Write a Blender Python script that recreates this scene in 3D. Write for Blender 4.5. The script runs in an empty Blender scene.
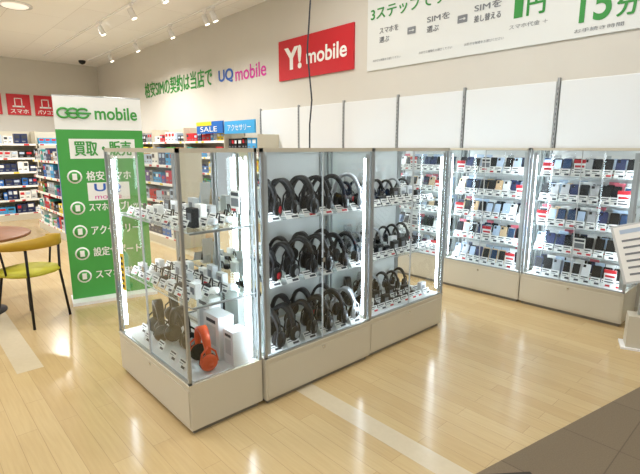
import bpy, math, random
from mathutils import Matrix, Vector
random.seed(7)
scene=bpy.context.scene
COL=bpy.context.collection
PI=math.pi
def lin(h):
    h=h.lstrip('#'); o=[]
    for i in (0,2,4):
        c=int(h[i:i+2],16)/255
        o.append(c/12.92 if c<=.04045 else ((c+.055)/1.055)**2.4)
    return (o[0],o[1],o[2],1)
MATS={}
def mat(name,hexc,rough=.5,metal=0,emit=0,noise=0,nscale=20,spec=.5):
    if name in MATS: return MATS[name]
    m=bpy.data.materials.new(name); m.use_nodes=True
    nt=m.node_tree; b=nt.nodes['Principled BSDF']
    c=lin(hexc); b.inputs['Base Color'].default_value=c
    b.inputs['Roughness'].default_value=rough; b.inputs['Metallic'].default_value=metal
    b.inputs['Specular IOR Level'].default_value=spec
    if emit:
        b.inputs['Emission Color'].default_value=c; b.inputs['Emission Strength'].default_value=emit
    if noise:
        n=nt.nodes.new('ShaderNodeTexNoise'); n.inputs['Scale'].default_value=nscale; n.inputs['Detail'].default_value=3
        tc=nt.nodes.new('ShaderNodeTexCoord'); nt.links.new(tc.outputs['Object'],n.inputs['Vector'])
        mx=nt.nodes.new('ShaderNodeMix'); mx.data_type='RGBA'
        mx.inputs[6].default_value=tuple(x*(1-noise) for x in c[:3])+(1,)
        mx.inputs[7].default_value=tuple(min(1,x*(1+noise*.5)) for x in c[:3])+(1,)
        nt.links.new(n.outputs['Fac'],mx.inputs[0]); nt.links.new(mx.outputs[2],b.inputs['Base Color'])
    MATS[name]=m; return m
def glassmat(name,tint,k=1.0):
    m=bpy.data.materials.new(name); m.use_nodes=True; nt=m.node_tree; nt.nodes.clear()
    o=nt.nodes.new('ShaderNodeOutputMaterial'); mx=nt.nodes.new('ShaderNodeMixShader')
    t=nt.nodes.new('ShaderNodeBsdfTransparent'); t.inputs[0].default_value=tint
    g=nt.nodes.new('ShaderNodeBsdfGlossy'); g.inputs['Roughness'].default_value=.02; g.inputs[0].default_value=(.95,1,.98,1)
    f=nt.nodes.new('ShaderNodeFresnel'); f.inputs[0].default_value=1.4
    mu=nt.nodes.new('ShaderNodeMath'); mu.operation='MULTIPLY'; mu.inputs[1].default_value=k
    nt.links.new(f.outputs[0],mu.inputs[0]); nt.links.new(mu.outputs[0],mx.inputs[0])
    nt.links.new(t.outputs[0],mx.inputs[1]); nt.links.new(g.outputs[0],mx.inputs[2]); nt.links.new(mx.outputs[0],o.inputs[0])
    MATS[name]=m; return m
glassmat('glass',(.975,.985,.98,1),1.3)
glassmat('glass_shelf',(.92,.965,.95,1),1.2)
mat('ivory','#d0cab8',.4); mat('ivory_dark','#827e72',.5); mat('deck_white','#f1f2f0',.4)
mat('backpanel','#cdd0cd',.35)
mat('alu','#a9adae',.35,.7); mat('chrome','#cfd2d3',.2,.9)
mat('led','#e6f3ff',.5,0,20); mat('black','#0d0d0f',.4,spec=.35); mat('black_matte','#131315',.6,spec=.3)
mat('cushion','#09090a',.75,spec=.2); mat('orange','#e8561c',.4); mat('silver','#aeb2b6',.3,.4)
mat('white_card','#f6f6f2',.6); mat('ink','#3a3d44',.7); mat('red','#c8202c',.5); mat('yellow','#f3d32e',.5)
mat('white_gloss','#f4f4f4',.25); mat('gold','#d9bd96',.3,.3); mat('rose','#e0b3ae',.3,.2); mat('pinktag','#e2707e',.5)
mat('blue','#1c66b8',.5); mat('navy','#1d2c58',.4); mat('lblue','#3fa3dd',.5); mat('green','#3bab35',.5); mat('dgreen','#2f8f3a',.5)
mat('ggreen','#46a247',.55); mat('pink','#d63aa0',.5); mat('uqblue','#2a5fb5',.5); mat('grey','#7d8186',.6); mat('grey_l','#c9cccc',.6)
mat('steel','#a3a6a6',.5,.3); mat('paleblue','#b9cbe0',.5); mat('screen','#27405f',.15); mat('mustard','#b8921a',.5,noise=.15)
mat('seat_yellow','#b3ad28',.6,noise=.12,nscale=60); mat('tabletop','#8a5630',.4,noise=.35,nscale=9)
mat('boxbrown','#b08455',.7); mat('teal','#2e9c95',.5); mat('purple','#6a4a9c',.5)
mat('lamp','#fff6e0',.5,0,5); mat('lamp_dim','#fff8ee',.5,0,.5)
mat('panelwhite','#e3e6e6',.5); mat('board','#dfe2df',.5)

class MB:
    def __init__(s): s.v=[];s.f=[];s.fm=[];s.sm=[];s.mats=[];s.M=Matrix()
    def mi(s,m):
        if m not in s.mats: s.mats.append(m)
        return s.mats.index(m)
    def add(s,vs,fs,m,smooth=False):
        b=len(s.v); s.v+= [tuple(s.M@Vector(p)) for p in vs]; k=s.mi(m)
        for f in fs: s.f.append(tuple(b+i for i in f)); s.fm.append(k); s.sm.append(smooth)
    def box(s,x0,x1,y0,y1,z0,z1,m):
        vs=[(x,y,z) for z in (z0,z1) for y in (y0,y1) for x in (x0,x1)]
        s.add(vs,[(0,2,3,1),(4,5,7,6),(0,1,5,4),(2,6,7,3),(0,4,6,2),(1,3,7,5)],m)
    def quad(s,a,b,c,d,m): s.add([a,b,c,d],[(0,1,2,3)],m)
    def tube(s,pts,r,m,n=8,cap=True,flat=None):
        pts=[Vector(p) for p in pts]; rs=r if isinstance(r,(list,tuple)) else [r]*len(pts)
        vs=[];fs=[]; up=Vector((0,0,1)); prev=None
        for i,p in enumerate(pts):
            d=(pts[min(i+1,len(pts)-1)]-pts[max(i-1,0)]).normalized()
            if prev is None:
                a=up if abs(d.z)<.9 else Vector((1,0,0)); x=d.cross(a).normalized()
            else: x=(prev-d*prev.dot(d)).normalized()
            prev=x; y=d.cross(x)
            for k in range(n):
                t=2*PI*k/n; vs.append(tuple(p+(x*math.cos(t)*(flat or 1)+y*math.sin(t))*rs[i]))
        for i in range(len(pts)-1):
            for k in range(n):
                fs.append((i*n+k,i*n+(k+1)%n,(i+1)*n+(k+1)%n,(i+1)*n+k))
        if cap: fs.append(tuple(range(n-1,-1,-1))); fs.append(tuple((len(pts)-1)*n+k for k in range(n)))
        s.add(vs,fs,m,True)
    def lathe(s,prof,m,n=24,c=(0,0,0),axis='z'):
        vs=[];fs=[]
        for r,h in prof:
            for k in range(n):
                t=2*PI*k/n; a,b=r*math.cos(t),r*math.sin(t)
                p=(a,b,h) if axis=='z' else ((h,a,b) if axis=='x' else (b,h,a))
                vs.append((p[0]+c[0],p[1]+c[1],p[2]+c[2]))
        for i in range(len(prof)-1):
            for k in range(n): fs.append((i*n+k,i*n+(k+1)%n,(i+1)*n+(k+1)%n,(i+1)*n+k))
        fs.append(tuple(range(n-1,-1,-1))); fs.append(tuple((len(prof)-1)*n+k for k in range(n)))
        s.add(vs,fs,m,True)
    def mesh(s,name):
        me=bpy.data.meshes.new(name); me.from_pydata(s.v,[],s.f); me.update()
        for m in s.mats: me.materials.append(MATS[m])
        me.polygons.foreach_set('material_index',s.fm); me.polygons.foreach_set('use_smooth',s.sm)
        me.update(); return me
    def obj(s,name,loc=(0,0,0),rz=0,parent=None,bevel=0):
        return inst(s.mesh(name),name,loc,rz,parent,bevel=bevel)
def inst(me,name,loc=(0,0,0),rz=0,parent=None,scale=1,bevel=0):
    o=bpy.data.objects.new(name,me); COL.objects.link(o); o.location=loc; o.rotation_euler=(0,0,rz); o.scale=(scale,)*3
    if parent: o.parent=parent
    if bevel:
        b=o.modifiers.new('bevel','BEVEL'); b.width=bevel; b.segments=2; b.limit_method='ANGLE'
    return o
def text(body,m,loc,width=None,height=None,rot=(PI/2,0,0),name='lettering',parent=None,bold=.0):
    cu=bpy.data.curves.new('tmp','FONT'); cu.body=body; cu.size=1
    if all(ord(ch)<128 for ch in body): cu.offset=bold
    o=bpy.data.objects.new('tmp',cu); COL.objects.link(o)
    bpy.context.view_layer.update()
    me=bpy.data.meshes.new_from_object(o.evaluated_get(bpy.context.evaluated_depsgraph_get()))
    bpy.data.objects.remove(o)
    if not me.vertices: return None
    xs=[v.co.x for v in me.vertices]; ys=[v.co.y for v in me.vertices]
    w=max(xs)-min(xs); h=max(ys)-min(ys)
    sx=width/w if width else None; sy=height/h if height else None
    sx=sx or sy; sy=sy or sx
    x0=min(xs); y0=min(ys)
    co=[((v.co.x-x0)*sx,(v.co.y-y0)*sy) for v in me.vertices]
    faces=[tuple(p.vertices) for p in me.polygons]
    offs=[(0,0)]
    if bold and not all(ord(ch)<128 for ch in body):
        e=(height or h*sy)*.035; offs=[(0,0),(e,0),(e/2,e*.8),(-e/2,e*.4)]
    V=[];Fc=[]
    for k,(dx,dy) in enumerate(offs):
        base=len(V); V+=[(x+dx,y+dy,k*.0004) for x,y in co]; Fc+=[tuple(base+i for i in f) for f in faces]
    m2=bpy.data.meshes.new(name); m2.from_pydata(V,[],Fc); m2.materials.append(MATS[m]); m2.update()
    o=bpy.data.objects.new(name,m2); COL.objects.link(o); o.location=loc; o.rotation_euler=rot
    if parent: o.parent=parent
    return o

# ---------------- room shell ----------------
XL,XR,YN,YW,ZC=-15.0,3.5,-4.5,4.83,3.85
def floor_mat():
    m=bpy.data.materials.new('wood_plank_floor'); m.use_nodes=True; nt=m.node_tree; b=nt.nodes['Principled BSDF']
    L=nt.links.new; N=nt.nodes.new
    g=N('ShaderNodeNewGeometry')
    br=N('ShaderNodeTexBrick'); br.inputs['Scale'].default_value=1; br.inputs['Brick Width'].default_value=.9; br.inputs['Row Height'].default_value=.10
    br.inputs['Mortar Size'].default_value=.0012; br.inputs['Mortar Smooth'].default_value=.3; br.offset=.37; br.offset_frequency=2
    br.inputs['Color1'].default_value=lin('#ccb588'); br.inputs['Color2'].default_value=lin('#c4ab7d'); br.inputs['Mortar'].default_value=lin('#aa926a')
    L(g.outputs['Position'],br.inputs['Vector'])
    mp=N('ShaderNodeMapping'); mp.inputs['Scale'].default_value=(1.5,22,1); L(g.outputs['Position'],mp.inputs['Vector'])
    n=N('ShaderNodeTexNoise'); n.inputs['Scale'].default_value=3; n.inputs['Detail'].default_value=5; L(mp.outputs[0],n.inputs['Vector'])
    mx=N('ShaderNodeMix'); mx.data_type='RGBA'; mx.blend_type='MULTIPLY'; mx.inputs[0].default_value=.3
    cr=N('ShaderNodeValToRGB'); cr.color_ramp.elements[0].color=(.74,.69,.62,1); cr.color_ramp.elements[1].color=(1,1,1,1)
    cr.color_ramp.elements[0].position=.3; cr.color_ramp.elements[1].position=.65
    L(n.outputs['Fac'],cr.inputs[0]); L(br.outputs['Color'],mx.inputs[6]); L(cr.outputs[0],mx.inputs[7]); L(mx.outputs[2],b.inputs['Base Color'])
    b.inputs['Roughness'].default_value=.17; b.inputs['Specular IOR Level'].default_value=.6
    MATS['floorwood']=m
floor_mat()
def tile_mat(name,c1,c2,cm,w,rough=.5):
    m=bpy.data.materials.new(name); m.use_nodes=True; nt=m.node_tree; b=nt.nodes['Principled BSDF']
    L=nt.links.new; N=nt.nodes.new; g=N('ShaderNodeNewGeometry')
    br=N('ShaderNodeTexBrick'); br.inputs['Scale'].default_value=1; br.inputs['Brick Width'].default_value=w; br.inputs['Row Height'].default_value=w
    br.offset=0; br.inputs['Mortar Size'].default_value=.003
    for k,v in (('Color1',c1),('Color2',c2),('Mortar',cm)): br.inputs[k].default_value=lin(v)
    L(g.outputs['Position'],br.inputs['Vector'])
    n=N('ShaderNodeTexNoise'); n.inputs['Scale'].default_value=160; n.inputs['Detail'].default_value=4; L(g.outputs['Position'],n.inputs['Vector'])
    mx=N('ShaderNodeMix'); mx.data_type='RGBA'; mx.blend_type='MULTIPLY'; mx.inputs[0].default_value=.5
    L(br.outputs['Color'],mx.inputs[6]); L(n.outputs['Fac'],mx.inputs[7]); L(mx.outputs[2],b.inputs['Base Color'])
    b.inputs['Roughness'].default_value=rough; MATS[name]=m
tile_mat('carpet_tile','#8b7b63','#80715a','#6c5e4a',.5,.8)
def ceil_mat():
    m=bpy.data.materials.new('ceiling_board'); m.use_nodes=True; nt=m.node_tree; b=nt.nodes['Principled BSDF']
    L=nt.links.new; N=nt.nodes.new; g=N('ShaderNodeNewGeometry')
    br=N('ShaderNodeTexBrick'); br.inputs['Scale'].default_value=1; br.inputs['Brick Width'].default_value=1.8; br.inputs['Row Height'].default_value=.9
    br.offset=.5; br.inputs['Mortar Size'].default_value=.004
    for k,v in (('Color1','#f0efeb'),('Color2','#ebeae6'),('Mortar','#d0cec8')): br.inputs[k].default_value=lin(v)
    L(g.outputs['Position'],br.inputs['Vector']); L(br.outputs['Color'],b.inputs['Base Color']); b.inputs['Roughness'].default_value=.8
    MATS['ceiling_board']=m
ceil_mat()
mat('strip','#cfc2a6',.2,noise=.08,nscale=30)
mat('wall_paint','#d3cfc5',.7,noise=.03,nscale=3)
mat('carpet_dark','#38322b',.8,noise=.3,nscale=200)

b=MB(); b.box(XL,XR,YN,YW,-.05,0,'floorwood'); b.obj('floor')
b=MB(); b.box(XL,XR,YN,YW,ZC,ZC+.05,'ceiling_board'); b.obj('ceiling')
b=MB(); b.box(XL,XR,YW,YW+.1,0,ZC,'wall_paint'); b.obj('wall_back')
b=MB(); b.box(XL-.1,XL,YN,YW,0,ZC,'wall_paint'); b.obj('wall_left')
b=MB(); b.box(XR,XR+.1,YN,YW,0,ZC,'wall_paint'); b.obj('wall_right')
b=MB(); b.box(XL,XR,YW-.012,YW,0,.08,'ivory'); b.obj('baseboard_back')
b=MB(); b.box(XL,XL+.012,YN,YW,0,.08,'ivory'); b.obj('baseboard_left')
b=MB()
b.box(-2.06,.6,1.69,1.82,0,.001,'strip'); b.box(-9,-3.5,.44,.60,0,.001,'strip'); b.box(-9,-3.08,2.95,3.1,0,.001,'strip')
b.obj('floor_inlay_strip')
b=MB()
P=[(-.98,1.45),(-.60,3.35),(-.38,4.3),(3.4,4.3),(3.4,-1),(-1.5,-1)]
n=len(P)
b.add([(x,y,.006) for x,y in P]+[(x,y,0) for x,y in P],[tuple(reversed(range(n)))]+[(i,(i+1)%n,n+(i+1)%n,n+i) for i in range(n)],'carpet_tile')
b.add([(-.98,1.45,.008),(-.91,1.80,.008),(-.74,2.02,.008),(-.3,1.75,.008),(-.3,1.2,.008)],[(4,3,2,1,0)],'carpet_dark')
b.obj('carpet')

# ---------------- wall dressing ----------------
b=MB()
xs=[-6.74,-5.72,-4.73,-3.77,-2.84,-1.84,-.86,.12,1.1]
for i in range(len(xs)-1):
    b.box(xs[i]+.02,xs[i+1]-.02,YW-.03,YW-.001,1.0,2.13,'panelwhite')
b.obj('wall_panel_row',bevel=.006)
b=MB()
for x in xs:
    b.box(x-.011,x+.011,YW-.038,YW-.001,.3,2.16,'steel')
    for k in range(36):
        b.box(x-.003,x+.003,YW-.0392,YW-.038,.4+k*.047,.425+k*.047,'ink')
b.obj('slotted_wall_upright')
def wt(body,m,x0,z0,w,h=None,bold=.02,name='wall_lettering',y=YW-.006,**k): return text(body,m,(x0,y,z0),w,h,name=name,bold=bold,**k)
wt('格安SIMの契約は当店で','dgreen',-11.62,2.70,3.25,.35,bold=.03)
wt('UQ','uqblue',-8.12,2.70,.52,.25,bold=.03); wt('mobile','pink',-7.53,2.70,.95,.24,bold=.01)
b=MB(); b.box(-6.2,-4.55,YW-.03,YW-.001,2.56,3.16,'red'); sg=b.obj('carrier_sign')
text('Y!','white_card',(-6.05,YW-.034,2.70),.42,.34,name='sign_text',bold=.04,parent=sg)
text('mobile','white_card',(-5.52,YW-.034,2.74),.85,.22,name='sign_text',bold=.02,parent=sg)
b=MB(); b.box(-4.31,.6,YW-.02,YW-.001,2.50,3.8,'board'); bd=b.obj('information_board')
def bt(body,m,x0,z0,w,h=None,bold=0): return text(body,m,(x0,YW-.024,z0),w,h,name='board_text',bold=bold,parent=bd)
bt('3ステップですぐに','dgreen',-4.25,3.11,1.45,.15,bold=.02); bt('使える！','dgreen',-2.72,3.11,.6,.15,bold=.02)
for a,c,d in [('スマホを','選ぶ',-4.1),('SIMを','選ぶ',-3.38),('SIMを','差し替える',-2.78)]:
    bt(a,'grey',d,2.93,.3,.07,.01); bt(c,'grey',d,2.82,.3 if len(c)>2 else .16,.07,.01)
    bt('お好きな機種をお選びください','grey',d-.1,2.60,.45,.03)
for x in (-3.66,-2.98):
    bt('➡','grey',x,2.85,.12,.08)
bt('1','dgreen',-2.34,2.78,.09,.34,bold=.02); bt('円','dgreen',-2.21,2.78,.17,.2,bold=.02)
bt('15','dgreen',-1.72,2.62,.26,.30,bold=.02); bt('分','dgreen',-1.42,2.62,.17,.19,bold=.02)
bt('スマホ代金 ＋','grey',-2.38,2.68,.38,.045)
bt('お手続き時間','grey',-1.75,2.54,.4,.035)
def redsign(y0,body):
    b=MB(); b.box(XL+.001,XL+.03,y0,y0+.54,2.38,2.92,'red'); o=b.obj('department_sign')
    b=MB(); b.box(XL+.03,XL+.036,y0+.12,y0+.40,2.58,2.62,'white_card'); b.box(XL+.03,XL+.036,y0+.17,y0+.19,2.58,2.82,'white_card'); b.box(XL+.03,XL+.036,y0+.33,y0+.35,2.58,2.82,'white_card'); b.box(XL+.03,XL+.036,y0+.17,y0+.35,2.80,2.82,'white_card')
    b.obj('icon',parent=o)
    text(body,'white_card',(XL+.037,y0+.06,2.42),.42,.11,rot=(PI/2,0,PI/2),name='sign_text',parent=o,bold=.01)
redsign(2.46,'スマホ'); redsign(3.1,'パソコン'); redsign(1.8,'ゲーム')

# ---------------- showcase ----------------
def showcase(w,d,loc,rz=0,h=1.5,base=.29,shelves=(.70,1.09),back='glass',lx=(0,1),sides=(0,1),rearled=False,led='led'):
    """front along local -Y (y=0), width x, depth y"""
    b=MB(); W,D=w-.006,d-.006; p=.016
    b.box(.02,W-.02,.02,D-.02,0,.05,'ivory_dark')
    b.box(0,W,0,D,.03,base-.012,'ivory')
    b.box(.012,W-.012,-.004,0,.05,base-.035,'ivory')
    b.box(0,W,-.006,D,base-.012,base,'ivory')
    b.box(.02,W-.02,.02,D-.02,base,base+.004,'deck_white')
    b.box(W/2-.01,W/2+.01,-.008,-.004,base-.06,base-.045,'chrome')
    for x in (0,W-p):
        for y in (0,D-p): b.box(x,x+p,y,y+p,base,h,'alu')
    t=.022
    b.box(0,W,0,p,h-t,h,'ivory'); b.box(0,W,D-p,D,h-t,h,'ivory'); b.box(0,p,p,D-p,h-t,h,'ivory'); b.box(W-p,W,p,D-p,h-t,h,'ivory')
    b.box(0,W,0,p,base,base+.012,'alu')
    z0,z1=base+.012,h-t
    b.quad((p,.004,z0),(W/2,.004,z0),(W/2,.004,z1),(p,.004,z1),'glass')
    b.quad((W/2,.010,z0),(W-p,.010,z0),(W-p,.010,z1),(W/2,.010,z1),'glass')
    b.box(W/2-.003,W/2+.002,.002,.012,z0,z1,'grey_l')
    b.box(W/2-.01,W/2+.012,-.004,.004,.80,.83,'chrome')
    if 0 in sides: b.quad((.005,p,z0),(.005,D-p,z0),(.005,D-p,z1),(.005,p,z1),'glass')
    if 1 in sides: b.quad((W-.005,p,z0),(W-.005,D-p,z0),(W-.005,D-p,z1),(W-.005,p,z1),'glass')
    if back=='glass': b.quad((p,D-.005,z0),(W-p,D-.005,z0),(W-p,D-.005,z1),(p,D-.005,z1),'glass')
    elif back: b.box(p,W-p,D-.008,D-.003,z0,z1,back)
    b.quad((p,p,h-.006),(W-p,p,h-.006),(W-p,D-p,h-.006),(p,D-p,h-.006),'glass')
    for z in shelves:
        b.quad((.012,.045,z-.003),(W-.012,.045,z-.003),(W-.012,D-.02,z-.003),(.012,D-.02,z-.003),'glass_shelf')
        b.box(.012,W-.012,.042,.045,z-.007,z-.001,'grey_l')
        b.box(.012,.015,.045,D-.02,z-.006,z-.001,'grey_l'); b.box(W-.015,W-.012,.045,D-.02,z-.006,z-.001,'grey_l')
        for x in (.03,W-.03): b.box(x-.004,x+.004,.06,D-.03,z-.018,z-.006,'alu')
    for x in (.04,W-.04): b.box(x-.006,x+.006,D-.022,D-.010,base,h-t,'steel')
    for k in lx:
        x=.036 if k==0 else W-.036
        b.box(x-.016,x+.016,.016,.022,base+.02,h-.04,'grey_l')
        b.tube([(x,.037,base+.05),(x,.037,h-.07)],.014,led,10)
    if rearled:
        x=W-.04; b.box(x-.014,x+.014,D-.045,D-.04,base+.02,h-.04,'grey_l'); b.tube([(x,D-.06,base+.05),(x,D-.06,h-.07)],.014,led,10)
    return b.obj('glass_display_case',loc,rz)

def headphone(bm='black',cm='cushion',acc='silver'):
    b=MB(); R=.076; Hh=.135
    pts=[(R*math.cos(PI*i/18),0,.064+Hh*math.sin(PI*i/18)) for i in range(19)]
    vs=[];fs=[]
    for i,p in enumerate(pts):
        a=PI*i/18; wd=.011+.011*math.sin(a); th=.006+.005*math.sin(a); n=Vector((math.cos(a),0,math.sin(a)))
        for sy,st in ((-1,-1),(1,-1),(1,1),(-1,1)):
            vs.append((p[0]+n.x*th*st,sy*wd,p[2]+n.z*th*st))
    for i in range(18):
        for k in range(4): fs.append((i*4+k,i*4+(k+1)%4,(i+1)*4+(k+1)%4,(i+1)*4+k))
    b.add(vs,fs,bm,True)
    for sx in (-1,1):
        x=sx*R
        b.lathe([(.012,x+sx*.022),(.036,x+sx*.019),(.044,x+sx*.008),(.044,x-sx*.004)],bm,20,(0,0,.048),'x')
        b.lathe([(.020,x+sx*.0232),(.020,x+sx*.0205)],acc,18,(0,0,.048),'x')
        b.lathe([(.0445,x+sx*.0065),(.0455,x+sx*.005),(.0455,x+sx*.003),(.0445,x+sx*.0015)],'grey' if acc!='orange' else 'black',20,(0,0,.048),'x')
        b.lathe([(.041,x-sx*.004),(.045,x-sx*.014),(.039,x-sx*.028),(.020,x-sx*.020)],cm,20,(0,0,.048),'x')
        for sy in (-1,1):
            b.tube([(x,.0,.13),(x+sx*.008,sy*.034,.10),(x+sx*.008,sy*.045,.05)],.005,bm,6)
    b.box(-.05,.05,-.02,.02,0,.005,'white_gloss')
    return b.mesh('headphones')
HP=[headphone(),headphone('black_matte','cushion','grey'),headphone('black','black_matte','black'),headphone('black','cushion','red'),headphone('black_matte','cushion','silver')]
HPW=headphone('silver','cushion','black')
HPO=headphone('orange','cushion','orange')
def tag(b,x,y,z,w=.06,h=.042,lean=.5,red=False):
    c,s=math.cos(lean),math.sin(lean)
    def P(u,v,o=0): return (x+u,y+v*s-o*c,z+v*c+o*s)
    b.quad(P(-w/2,0),P(w/2,0),P(w/2,h),P(-w/2,h),'white_card')
    b.quad(P(-w*.42,h*.70,.001),P(w*.3,h*.70,.001),P(w*.3,h*.84,.001),P(-w*.42,h*.84,.001),'ink')
    b.quad(P(-w*.42,h*.48,.001),P(w*.1,h*.48,.001),P(w*.1,h*.56,.001),P(-w*.42,h*.56,.001),'grey')
    b.quad(P(-w*.05,h*.12,.001),P(w*.42,h*.12,.001),P(w*.42,h*.36,.001),P(-w*.05,h*.36,.001),'red' if red else 'ink')
def notice(b,x,y,z,w,h,kind=0):
    b.box(x-w/2,x+w/2,y,y+.002,z,z+h,'white_card')
    f=y-.0012
    def q(u0,u1,v0,v1,m): b.quad((x-w/2+u0*w,f,z+v0*h),(x-w/2+u1*w,f,z+v0*h),(x-w/2+u1*w,f,z+v1*h),(x-w/2+u0*w,f,z+v1*h),m)
    if kind==0:
        q(0,1,.76,1,'red'); q(.1,.9,.48,.62,'red'); q(.1,.75,.3,.36,'ink'); q(.1,.85,.12,.2,'ink')
    elif kind==1:
        q(0,1,.0,1,'yellow')
        for k in range(6): b.quad((x-w*.25,f-.001,z+h*(.08+k*.15)),(x+w*.25,f-.001,z+h*(.08+k*.15)),(x+w*.25,f-.001,z+h*(.16+k*.15)),(x-w*.25,f-.001,z+h*(.16+k*.15)),'ink')
    else:
        q(.08,.92,.75,.9,'ink'); q(.08,.92,.3,.65,'grey'); q(.08,.6,.1,.2,'red')
PHC=['black','black','black_matte','black','silver','white_gloss','gold','navy','white_gloss','paleblue','silver','navy']
def phone(b,x,y,z,lean=.25,s=1.0):
    col=random.choice(PHC); c,sn=math.cos(lean),math.sin(lean); w,h,t=.062*s,.128*s,.008
    def P(u,v,o): return (x+u,y+v*sn-o*c,z+v*c+o*sn)
    vs=[P(u,v,o) for o in (0,t) for (u,v) in ((-w/2,.006),(-w/2+.006,0),(w/2-.006,0),(w/2,.006),(w/2,h-.006),(w/2-.006,h),(-w/2+.006,h),(-w/2,h-.006))]
    b.add(vs,[tuple(range(7,-1,-1)),tuple(range(8,16))]+[(i,(i+1)%8,8+(i+1)%8,8+i) for i in range(8)],col)
    if random.random()<.4:
        m=random.choice(['screen','black','black','paleblue'])
        b.quad(P(-w*.44,h*.08,t+.0006),P(w*.44,h*.08,t+.0006),P(w*.44,h*.92,t+.0006),P(-w*.44,h*.92,t+.0006),m)
    else:
        b.quad(P(-w*.38,h*.78,t+.001),P(-w*.05,h*.78,t+.001),P(-w*.05,h*.94,t+.001),P(-w*.38,h*.94,t+.001),'black')
def phone_rows(w,d,loc,rz,tiers,rows=1,nx=9):
    b=MB()
    for z in tiers:
        for r in range(rows):
            y=.11+r*.13
            for i in range(nx):
                x=.06+(w-.12)*(i+.5)/nx+random.uniform(-.006,.006)
                phone(b,x-.008,y+.04,z+.012,.3,1.15)
                b.box(x-.03,x+.03,y+.03,y+.08,z+.001,z+.012,'white_gloss')
                tag(b,x+.012,y-.035,z+.001,.078,.070,.35,random.random()<.3)
                if random.random()<.6:
                    b.box(x-.035,x+.045,y+.098,y+.100,z+.01,z+.18,random.choice(['white_card','white_card','paleblue','white_card','grey_l','pinktag']))
    return b.obj('smartphone_display',loc,rz)
def small_rows(w,d,loc,rz,tiers,nx=6,rows=2,name='earphone_display',lightness=.6,y0=.12,dy=.11):
    b=MB()
    for z in tiers:
        for r in range(rows):
            for i in range(nx):
                x=.09+(w-.18)*(i+.5)/nx+random.uniform(-.01,.01); y=y0+r*dy
                tag(b,x,y-.045,z+.001,.085,.052,.5,random.random()<.2)
                c=random.choice(['white_gloss','white_card','grey_l']) if random.random()<lightness else random.choice(['black','black_matte'])
                k=random.random()
                if k<.5:
                    b.lathe([(.014,z+.002),(.028,z+.008),(.030,z+.02),(.026,z+.034),(.010,z+.038)],c,14,(x,y+.02,0))
                    b.tube([(x-.02,y+.05,z+.01),(x-.01,y+.06,z+.06),(x+.01,y+.06,z+.06),(x+.02,y+.05,z+.01)],.005,'black',6)
                else:
                    h=random.uniform(.06,.11)
                    b.box(x-.035,x+.035,y+.0,y+.035,z+.001,z+h,c); b.box(x-.02,x+.02,y-.001,y,z+h*.3,z+h*.75,'grey' if c!='black' else 'silver')
    return b.obj(name,loc,rz)

FX=-2.056
R90=PI/2
C1=showcase(1.01,.46,(-3.07,.985,0),back=None,lx=(0,),rearled=True)
C2=showcase(.92,.50,(FX+.012,1.452,0),R90,back='backpanel',lx=(0,1),sides=(0,))
C3=showcase(.93,.50,(FX,2.378,0),R90,back='backpanel',lx=(1,),sides=(0,1))
showcase(.92,.50,(-3.07,2.372,0),-R90,lx=(0,),back=None,sides=(1,))
showcase(.93,.50,(-3.07,3.308,0),-R90,lx=(0,),back=None,sides=(0,1))
TI=(.294,.70,1.09)
small_rows(1.0,.46,(-3.07,.985,0),0,(.70,1.09),8,3,lightness=.75)
b=MB()
for x,y,w,d,h,m in ((.78,.31,.17,.10,.26,'white_gloss'),(.56,.37,.16,.08,.30,'white_card'),(.93,.33,.10,.10,.2,'white_gloss')):
    b.box(x-w/2,x+w/2,y-d/2,y+d/2,.295,.294+h,m); b.box(x-w*.3,x+w*.3,y-d/2-.001,y-d/2,.294+h*.3,.294+h*.75,'grey_l'); b.box(x-w*.3,x+w*.3,y-d/2-.001,y-d/2,.294+h*.82,.294+h*.9,'ink')
b.obj('headphone_box',(-3.07,.985,0))
b=MB()
for x,y in ((.30,.06),(.48,.07),(.80,.05),(.66,.06),(.14,.1)): tag(b,x,y,.295,.085,.055,.5)
b.obj('price_tag_set',parent=C1)
inst(HPO,'headphones',(-2.22,1.15,.295),-.15,scale=1.12)
for x,y,r in ((-2.78,1.14,-.2),(-2.56,1.18,.1),(-2.9,1.30,-.3)): inst(HP[0] if x>-2.7 else HP[2],'headphones',(x,y,.295),r,scale=1.2)
b=MB(); notice(b,.19,-.009,.62,.07,.24,1); notice(b,.86,.40,1.14,.09,.13,2); b.obj('price_notice',parent=C1)
def hprow(y0,y1,z,n,x,rot,sc=1,off=0,lst=HP,wp=.10):
    for i in range(n):
        y=y0+(y1-y0)*(i+.5)/n+off
        inst(HPW if random.random()<wp else random.choice(lst),'headphones',(x+random.uniform(-.01,.01),y,z),rot+random.uniform(-.2,.2),scale=sc*random.uniform(.95,1.03))
for z in TI:
    hprow(1.50,2.34,z+.001,6,-2.20,.38,1.15,wp=.06)
    hprow(1.58,2.34,z+.001,4,-2.43,.42,1.05,off=.0)
b=MB()
for z in TI:
    for i in range(6): tag(b,.11+.14*i,.04,z+.001,.10,.055,.6,random.random()<.15)
b.obj('price_tag_set',parent=C2)
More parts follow.
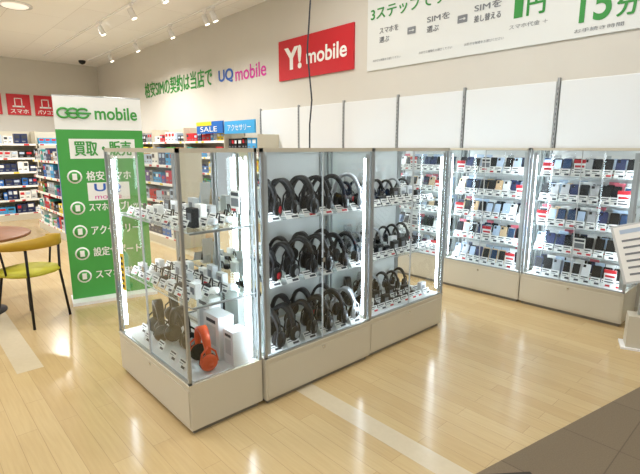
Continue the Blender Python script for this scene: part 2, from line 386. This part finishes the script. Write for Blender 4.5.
# third case: earphones / small speakers in front, compact headphones behind
small_rows(.93,.5,(FX,2.378,0),R90,TI,8,2,lightness=.22,y0=.11,dy=.10)
for z in TI:
    hprow(2.44,3.25,z+.001,7,-2.43,.4,.78)
phone_rows(.92,.5,(-3.07,2.372,0),-R90,TI,2,7)
phone_rows(.93,.5,(-3.07,3.308,0),-R90,TI,2,7)
WS=(.55,.79,1.02,1.25)
WY=4.375
for i,x in enumerate((-4.52,-3.635,-2.75,-1.865)):
    cs=showcase(.88,.40,(x,WY,0),0,base=.30,shelves=WS,back='deck_white')
    phone_rows(.88,.40,(x,WY,0),0,(.304,)+WS,2,9)
    b=MB()
    for k,(nx_,nz) in enumerate(((.12,1.24),(.45,.58),(.78,1.02),(.12,.80),(.72,.34),(.42,1.27))):
        notice(b,nx_+random.uniform(-.02,.03),.056,nz,.095,.13,random.choice((0,0,0,2)))
    b.obj('price_notice',parent=cs)

# ---------------- gondola shelving ----------------
GC=['white_card','white_card','blue','navy','black','red','lblue','grey_l','paleblue','teal','yellow','purple','boxbrown','black_matte','green','silver']
def gondola(w,d,h,loc,rz,tiers,side='ivory',pal=GC,head=None,gh=.18):
    b=MB()
    b.box(0,w,0,d,0,.12,side); b.box(0,w,d-.02,d,.12,h,side)
    b.box(-.015,0,d*.3,d,0,h,side); b.box(w,w+.015,0,d,0,h,side)
    zs=[.12+(h-.12)*k/tiers for k in range(tiers)]
    for z in zs:
        b.box(0,w,.02,d-.02,z,z+.02,'ivory'); b.box(0,w,.005,.02,z-.012,z+.028,'white_card')
        x=.03
        while x<w-.12:
            tw=random.uniform(.06,.1); b.box(x,x+tw,.002,.005,z-.008,z+.022,random.choice(['white_card','yellow','white_card','red'])); x+=tw+random.uniform(.05,.2)
    o=b.obj('gondola_shelf',loc,rz)
    b=MB()
    for z in zs:
        x=.02
        while x<w-.12:
            tw=random.uniform(.06,.16); th=random.uniform(gh*.6,min(gh*1.3,(h-.12)/tiers-.06)); td=random.uniform(.1,.2); c=random.choice(pal); nrep=random.choice((1,2,3))
            for k in range(nrep):
                if x+tw>w-.02: break
                b.box(x,x+tw-.006,.04,.04+td,z+.0205,z+.02+th,c)
                b.box(x+tw*.12,x+tw*.8,.038,.04,z+.02+th*.55,z+.02+th*.85,random.choice(('white_card','ink','red','paleblue')))
                b.box(x+tw*.12,x+tw*.6,.038,.04,z+.02+th*.2,z+.02+th*.32,'grey')
                x+=tw
            x+=random.uniform(0,.03)
    b.obj('boxed_merchandise',parent=o)
    return o
for k in range(5): gondola(1.5,.42,1.9,(-14.9+k*1.53,4.38,0),0,6)
gondola(.95,.42,1.72,(-7.2,4.38,0),0,6)
gondola(1.6,.42,1.35,(-6.15,4.38,0),0,5)
b=MB(); b.box(-8.15,-7.22,4.33,4.36,1.76,1.97,'blue'); b.box(-8.15,-7.6,4.325,4.33,1.9,1.97,'yellow'); o=b.obj('shelf_header_sign')
text('SALE','white_card',(-8.0,4.323,1.79),.6,.09,name='sign_text',parent=o)
b=MB(); b.box(-7.16,-6.25,4.33,4.36,1.74,1.95,'lblue'); o=b.obj('shelf_header_sign')
text('アクセサリー','white_card',(-7.05,4.326,1.79),.7,.1,name='sign_text',parent=o)
BP=['navy','blue','lblue','paleblue','white_card','black','grey_l','navy','blue']
gondola(1.3,.45,1.85,(-11.4,1.0,0),R90,6,pal=BP)
gondola(1.3,.45,1.85,(-11.4,2.35,0),R90,6,pal=BP)
gondola(1.3,.45,1.85,(-11.4,-.4,0),R90,6,pal=BP)
gondola(1.8,.45,1.55,(-10.1,1.95,0),0,5,side='ivory')
b=MB(); b.box(-8.28,-8.25,1.95,2.4,.12,1.55,'blue'); b.obj('end_panel')
gondola(1.6,.45,1.5,(-8.0,3.0,0),0,5)
gondola(1.0,.45,1.9,(XL+.5,3.2,0),R90,6)
gondola(1.5,.45,1.9,(XL+.5,1.6,0),R90,6)

# ---------------- banner ----------------
def banner():
    b=MB(); W,Hh=.76,1.97
    b.box(0,W,-.012,.012,.03,Hh-.30,'ggreen'); b.box(0,W,-.012,.012,Hh-.30,Hh,'white_card')
    b.box(-.01,W+.01,-.16,.16,0,.03,'white_gloss'); b.tube([(0,0,Hh),(W,0,Hh)],.012,'alu'); b.tube([(W/2,.03,.02),(W/2,.03,Hh-.05)],.01,'alu')
    f=-.0135
    b.box(.10,W-.08,f,-.012,Hh-.57,Hh-.385,'white_card')
    for dz in (.74,1.04,1.27,1.49,1.72):
        b.lathe([(.065,f),(.065,-.012)],'white_card',20,(.12,0,Hh-dz),'y')
        b.lathe([(.05,f-.001),(.05,f)],'ggreen',20,(.12,0,Hh-dz),'y')
        b.box(.10,.14,f-.003,f,Hh-dz-.03,Hh-dz+.03,'white_card')
    b.box(.22,.60,f,-.012,Hh-.975,Hh-.80,'white_card')
    o=b.obj('advertising_banner_stand',(-4.86,1.15,0),math.atan2(.69,.14))
    def bt(s,m,x,z,w,h,bold=.02): text(s,m,(x,f-.003,z),w,h,name='banner_text',parent=o,bold=bold)
    l=MB()
    for k in range(3):
        cx=.08+.08*k; l.tube([(cx+.05*math.cos(a*PI/10),f-.006,Hh-.15+.042*math.sin(a*PI/10)) for a in range(2,20)],.010,'ggreen',6)
    l.tube([(.09,f-.006,Hh-.15),(.31,f-.006,Hh-.15)],.009,'ggreen',6)
    l.obj('logo_mark',parent=o)
    bt('mobile','ggreen',.34,Hh-.205,.38,.12)
    bt('買取・販売','ggreen',.14,Hh-.545,.5,.14,.03)
    bt('格安スマホ','white_card',.22,Hh-.78,.40,.09)
    bt('UQ','uqblue',.28,Hh-.90,.24,.09); bt('mobile','pink',.28,Hh-.96,.24,.045,.0)
    bt('スマホ・タブレット','white_card',.22,Hh-1.08,.50,.085)
    bt('アクセサリー','white_card',.22,Hh-1.31,.44,.085); bt('設定サポート','white_card',.22,Hh-1.53,.44,.09); bt('スマホ相談','white_card',.22,Hh-1.76,.40,.09)
    return o
banner()

# ---------------- cafe table & chair ----------------
b=MB()
b.lathe([(.49,.705),(.5,.712),(.5,.728),(.49,.735)],'tabletop',40); b.tube([(0,0,.02),(0,0,.705)],.03,'black',12); b.lathe([(.24,0),(.24,.012),(.06,.03),(.03,.05)],'black',32)
b.obj('cafe_table',(-5.12,.40,0))
def chair(loc,rz):
    b=MB()
    pr=[]
    for k in range(24):
        t=2*PI*k/24; r=.22*(1+.08*abs(math.sin(2*t))); pr.append((r*math.cos(t),r*math.sin(t)))
    vs=[(x,y,.44) for x,y in pr]+[(x*1.02,y*1.02,.455) for x,y in pr]+[(x*.96,y*.96,.475) for x,y in pr]; n=24
    fs=[tuple(range(n-1,-1,-1)),tuple(range(2*n,3*n))]
    for r in range(2): fs+=[(r*n+k,r*n+(k+1)%n,(r+1)*n+(k+1)%n,(r+1)*n+k) for k in range(n)]
    b.add(vs,fs,'seat_yellow',True)
    vs=[];fs=[];m=17
    for k in range(m):
        t=-1.75+3.5*k/(m-1); e=abs(t)/1.75; hh=.10*(1-.45*e); zc=.73-.03*e
        for rr in (.25,.268):
            for z in (zc-hh/2,zc+hh/2): vs.append((rr*math.cos(t),rr*math.sin(t)*1.02,z))
    for k in range(m-1):
        a=k*4; c=a+4
        fs+=[(a,a+1,c+1,c),(a+2,c+2,c+3,a+3),(a+1,a+3,c+3,c+1),(a,c,c+2,a+2)]
    fs+=[(0,2,3,1),((m-1)*4,(m-1)*4+1,(m-1)*4+3,(m-1)*4+2)]
    b.add(vs,fs,'mustard',True)
    for t,top in ((.75,.70),(-.75,.70),(2.5,.44),(-2.5,.44),(1.55,None),(-1.55,None)):
        c,s=math.cos(t),math.sin(t)
        if top: b.tube([(c*.28,s*.28,0),(c*.235,s*.235,.44),(c*.245,s*.245,top)] if top>.5 else [(c*.28,s*.28,0),(c*.2,s*.2,top)],.011,'black',8)
        else: b.tube([(c*.215,s*.215,.45),(c*.25,s*.255,.70)],.009,'black',8)
    return b.obj('dining_chair',loc,rz)
chair((-4.58,.76,0),.55)
chair((-5.85,.35,0),PI)

# ---------------- right edge: brochure stand ----------------
b=MB()
b.box(-.10,.12,-.09,.09,0,.015,'white_gloss'); b.box(-.07,.10,-.07,.07,.015,.26,'ivory'); b.tube([(0,0,.26),(0,0,.75)],.012,'grey_l')
b.M=Matrix.Translation((-.01,-.03,.76))@Matrix.Rotation(-.25,4,'X')@Matrix.Rotation(-.28,4,'Y')
b.box(-.19,.19,-.01,.01,-.22,.22,'grey_l'); b.box(-.175,.175,-.012,-.01,-.205,.205,'white_card')
for k in range(6): b.box(-.14,.05+.02*(k%3),-.0135,-.012,-.16+k*.05,-.145+k*.05,'grey')
b.box(-.14,.14,-.0135,-.012,.15,.18,'paleblue')
b.obj('brochure_stand',(-.80,4.02,0),.35)
gondola(.9,.38,1.35,(-.5,4.4,0),0,5,pal=BP)

# ---------------- ceiling fixtures ----------------
def spot(x,y,dirv):
    b=MB()
    b.box(-.05,.05,-.015,.015,ZC-.05,ZC-.02,'white_gloss'); b.tube([(0,0,ZC-.03),(0,0,ZC-.13)],.009,'white_gloss')
    d=Vector(dirv).normalized(); p=Vector((0,0,ZC-.17))
    b.tube([p-d*.08,p-d*.07,p+d*.08,p+d*.09],[.03,.045,.05,.052],'white_gloss',16); b.tube([p+d*.0905,p+d*.092],.042,'lamp',16)
    b.obj('ceiling_spotlight',(x,y,0))
for x,y in ((-8.09,3.23),(-6.9,3.23),(-9.6,3.23),(-8.94,4.3),(-10.66,4.3),(-7.32,4.3),(-7.6,4.3),(-12.3,4.3)):
    spot(x,y,(.25,.35,-1))
b=MB(); b.box(-14,-4,3.21,3.25,ZC-.02,ZC,'white_gloss'); b.box(-14,-4,4.28,4.32,ZC-.02,ZC,'white_gloss'); b.obj('lighting_track')
b=MB(); b.lathe([(.09,ZC),(.09,ZC-.03),(.07,ZC-.07),(.02,ZC-.1)],'black',20); b.obj('security_camera_dome',(-14.2,4.2,0))
b=MB(); b.lathe([(.20,ZC),(.20,ZC-.02),(.18,ZC-.03)],'lamp_dim',32); b.lathe([(.26,ZC),(.26,ZC-.018)],'white_gloss',32); b.obj('ceiling_light',(-9.55,1.85,0))
b=MB(); b.box(-8.2,-7.4,2.2,2.6,ZC-.012,ZC,'grey_l')
for k in range(8): b.box(-8.16,-7.44,2.23+k*.045,2.25+k*.045,ZC-.016,ZC-.012,'grey')
b.obj('ceiling_vent')
b=MB(); pts=[(.0,0,ZC)]+[(.012*math.sin(k*1.3),.012*math.cos(k*1.7),ZC-(k+1)*(ZC-1.5)/14) for k in range(13)]+[(0,0,1.5)]
b.tube(pts,.006,'ink',6); b.obj('power_cord',(-2.557,2.25,0))

# ---------------- lights ----------------
def area(x,y,sx,sy,e,col=(1,.985,.96)):
    l=bpy.data.lights.new('fill_area','AREA'); l.shape='RECTANGLE'; l.size=sx; l.size_y=sy; l.energy=e; l.color=col
    o=bpy.data.objects.new('fill_area_light',l); COL.objects.link(o); o.location=(x,y,ZC-.02)
for x,y in ((-4.2,3.2),(-1.6,3.2),(-4.2,0),(-1.6,.4),(1.2,2.2),(1.2,-1.5)): area(x,y,1.2,1.2,39)  # added fill lamps under the out-of-view ceiling, not actual light panels
for x,y in ((-12.5,2.6),(-9.8,3.2),(-7.2,2.8),(-12.5,-.8),(-9,-.8),(-6,-2)):
    l=bpy.data.lights.new('downlight','SPOT'); l.energy=330; l.spot_size=2.6; l.spot_blend=.6; l.shadow_soft_size=.12; l.color=(1,.97,.93)
    o=bpy.data.objects.new('downlight',l); COL.objects.link(o); o.location=(x,y,ZC-.12)
w=bpy.data.worlds.new('w'); scene.world=w; w.use_nodes=True
w.node_tree.nodes['Background'].inputs[0].default_value=(.93,.96,1,1); w.node_tree.nodes['Background'].inputs[1].default_value=.52
cam=bpy.data.cameras.new('camera'); co=bpy.data.objects.new('camera',cam); COL.objects.link(co)
co.location=(0,0,1.5); cam.sensor_width=36; cam.lens=460/640*36; cam.clip_start=.05
p=math.atan(89/460); fw=Vector((-.736*math.cos(p),.677*math.cos(p),-math.sin(p)))
co.rotation_euler=fw.to_track_quat('-Z','Y').to_euler()
scene.camera=co
scene.view_settings.view_transform='Standard'
try: scene.cycles.transparent_max_bounces=24
except Exception: pass
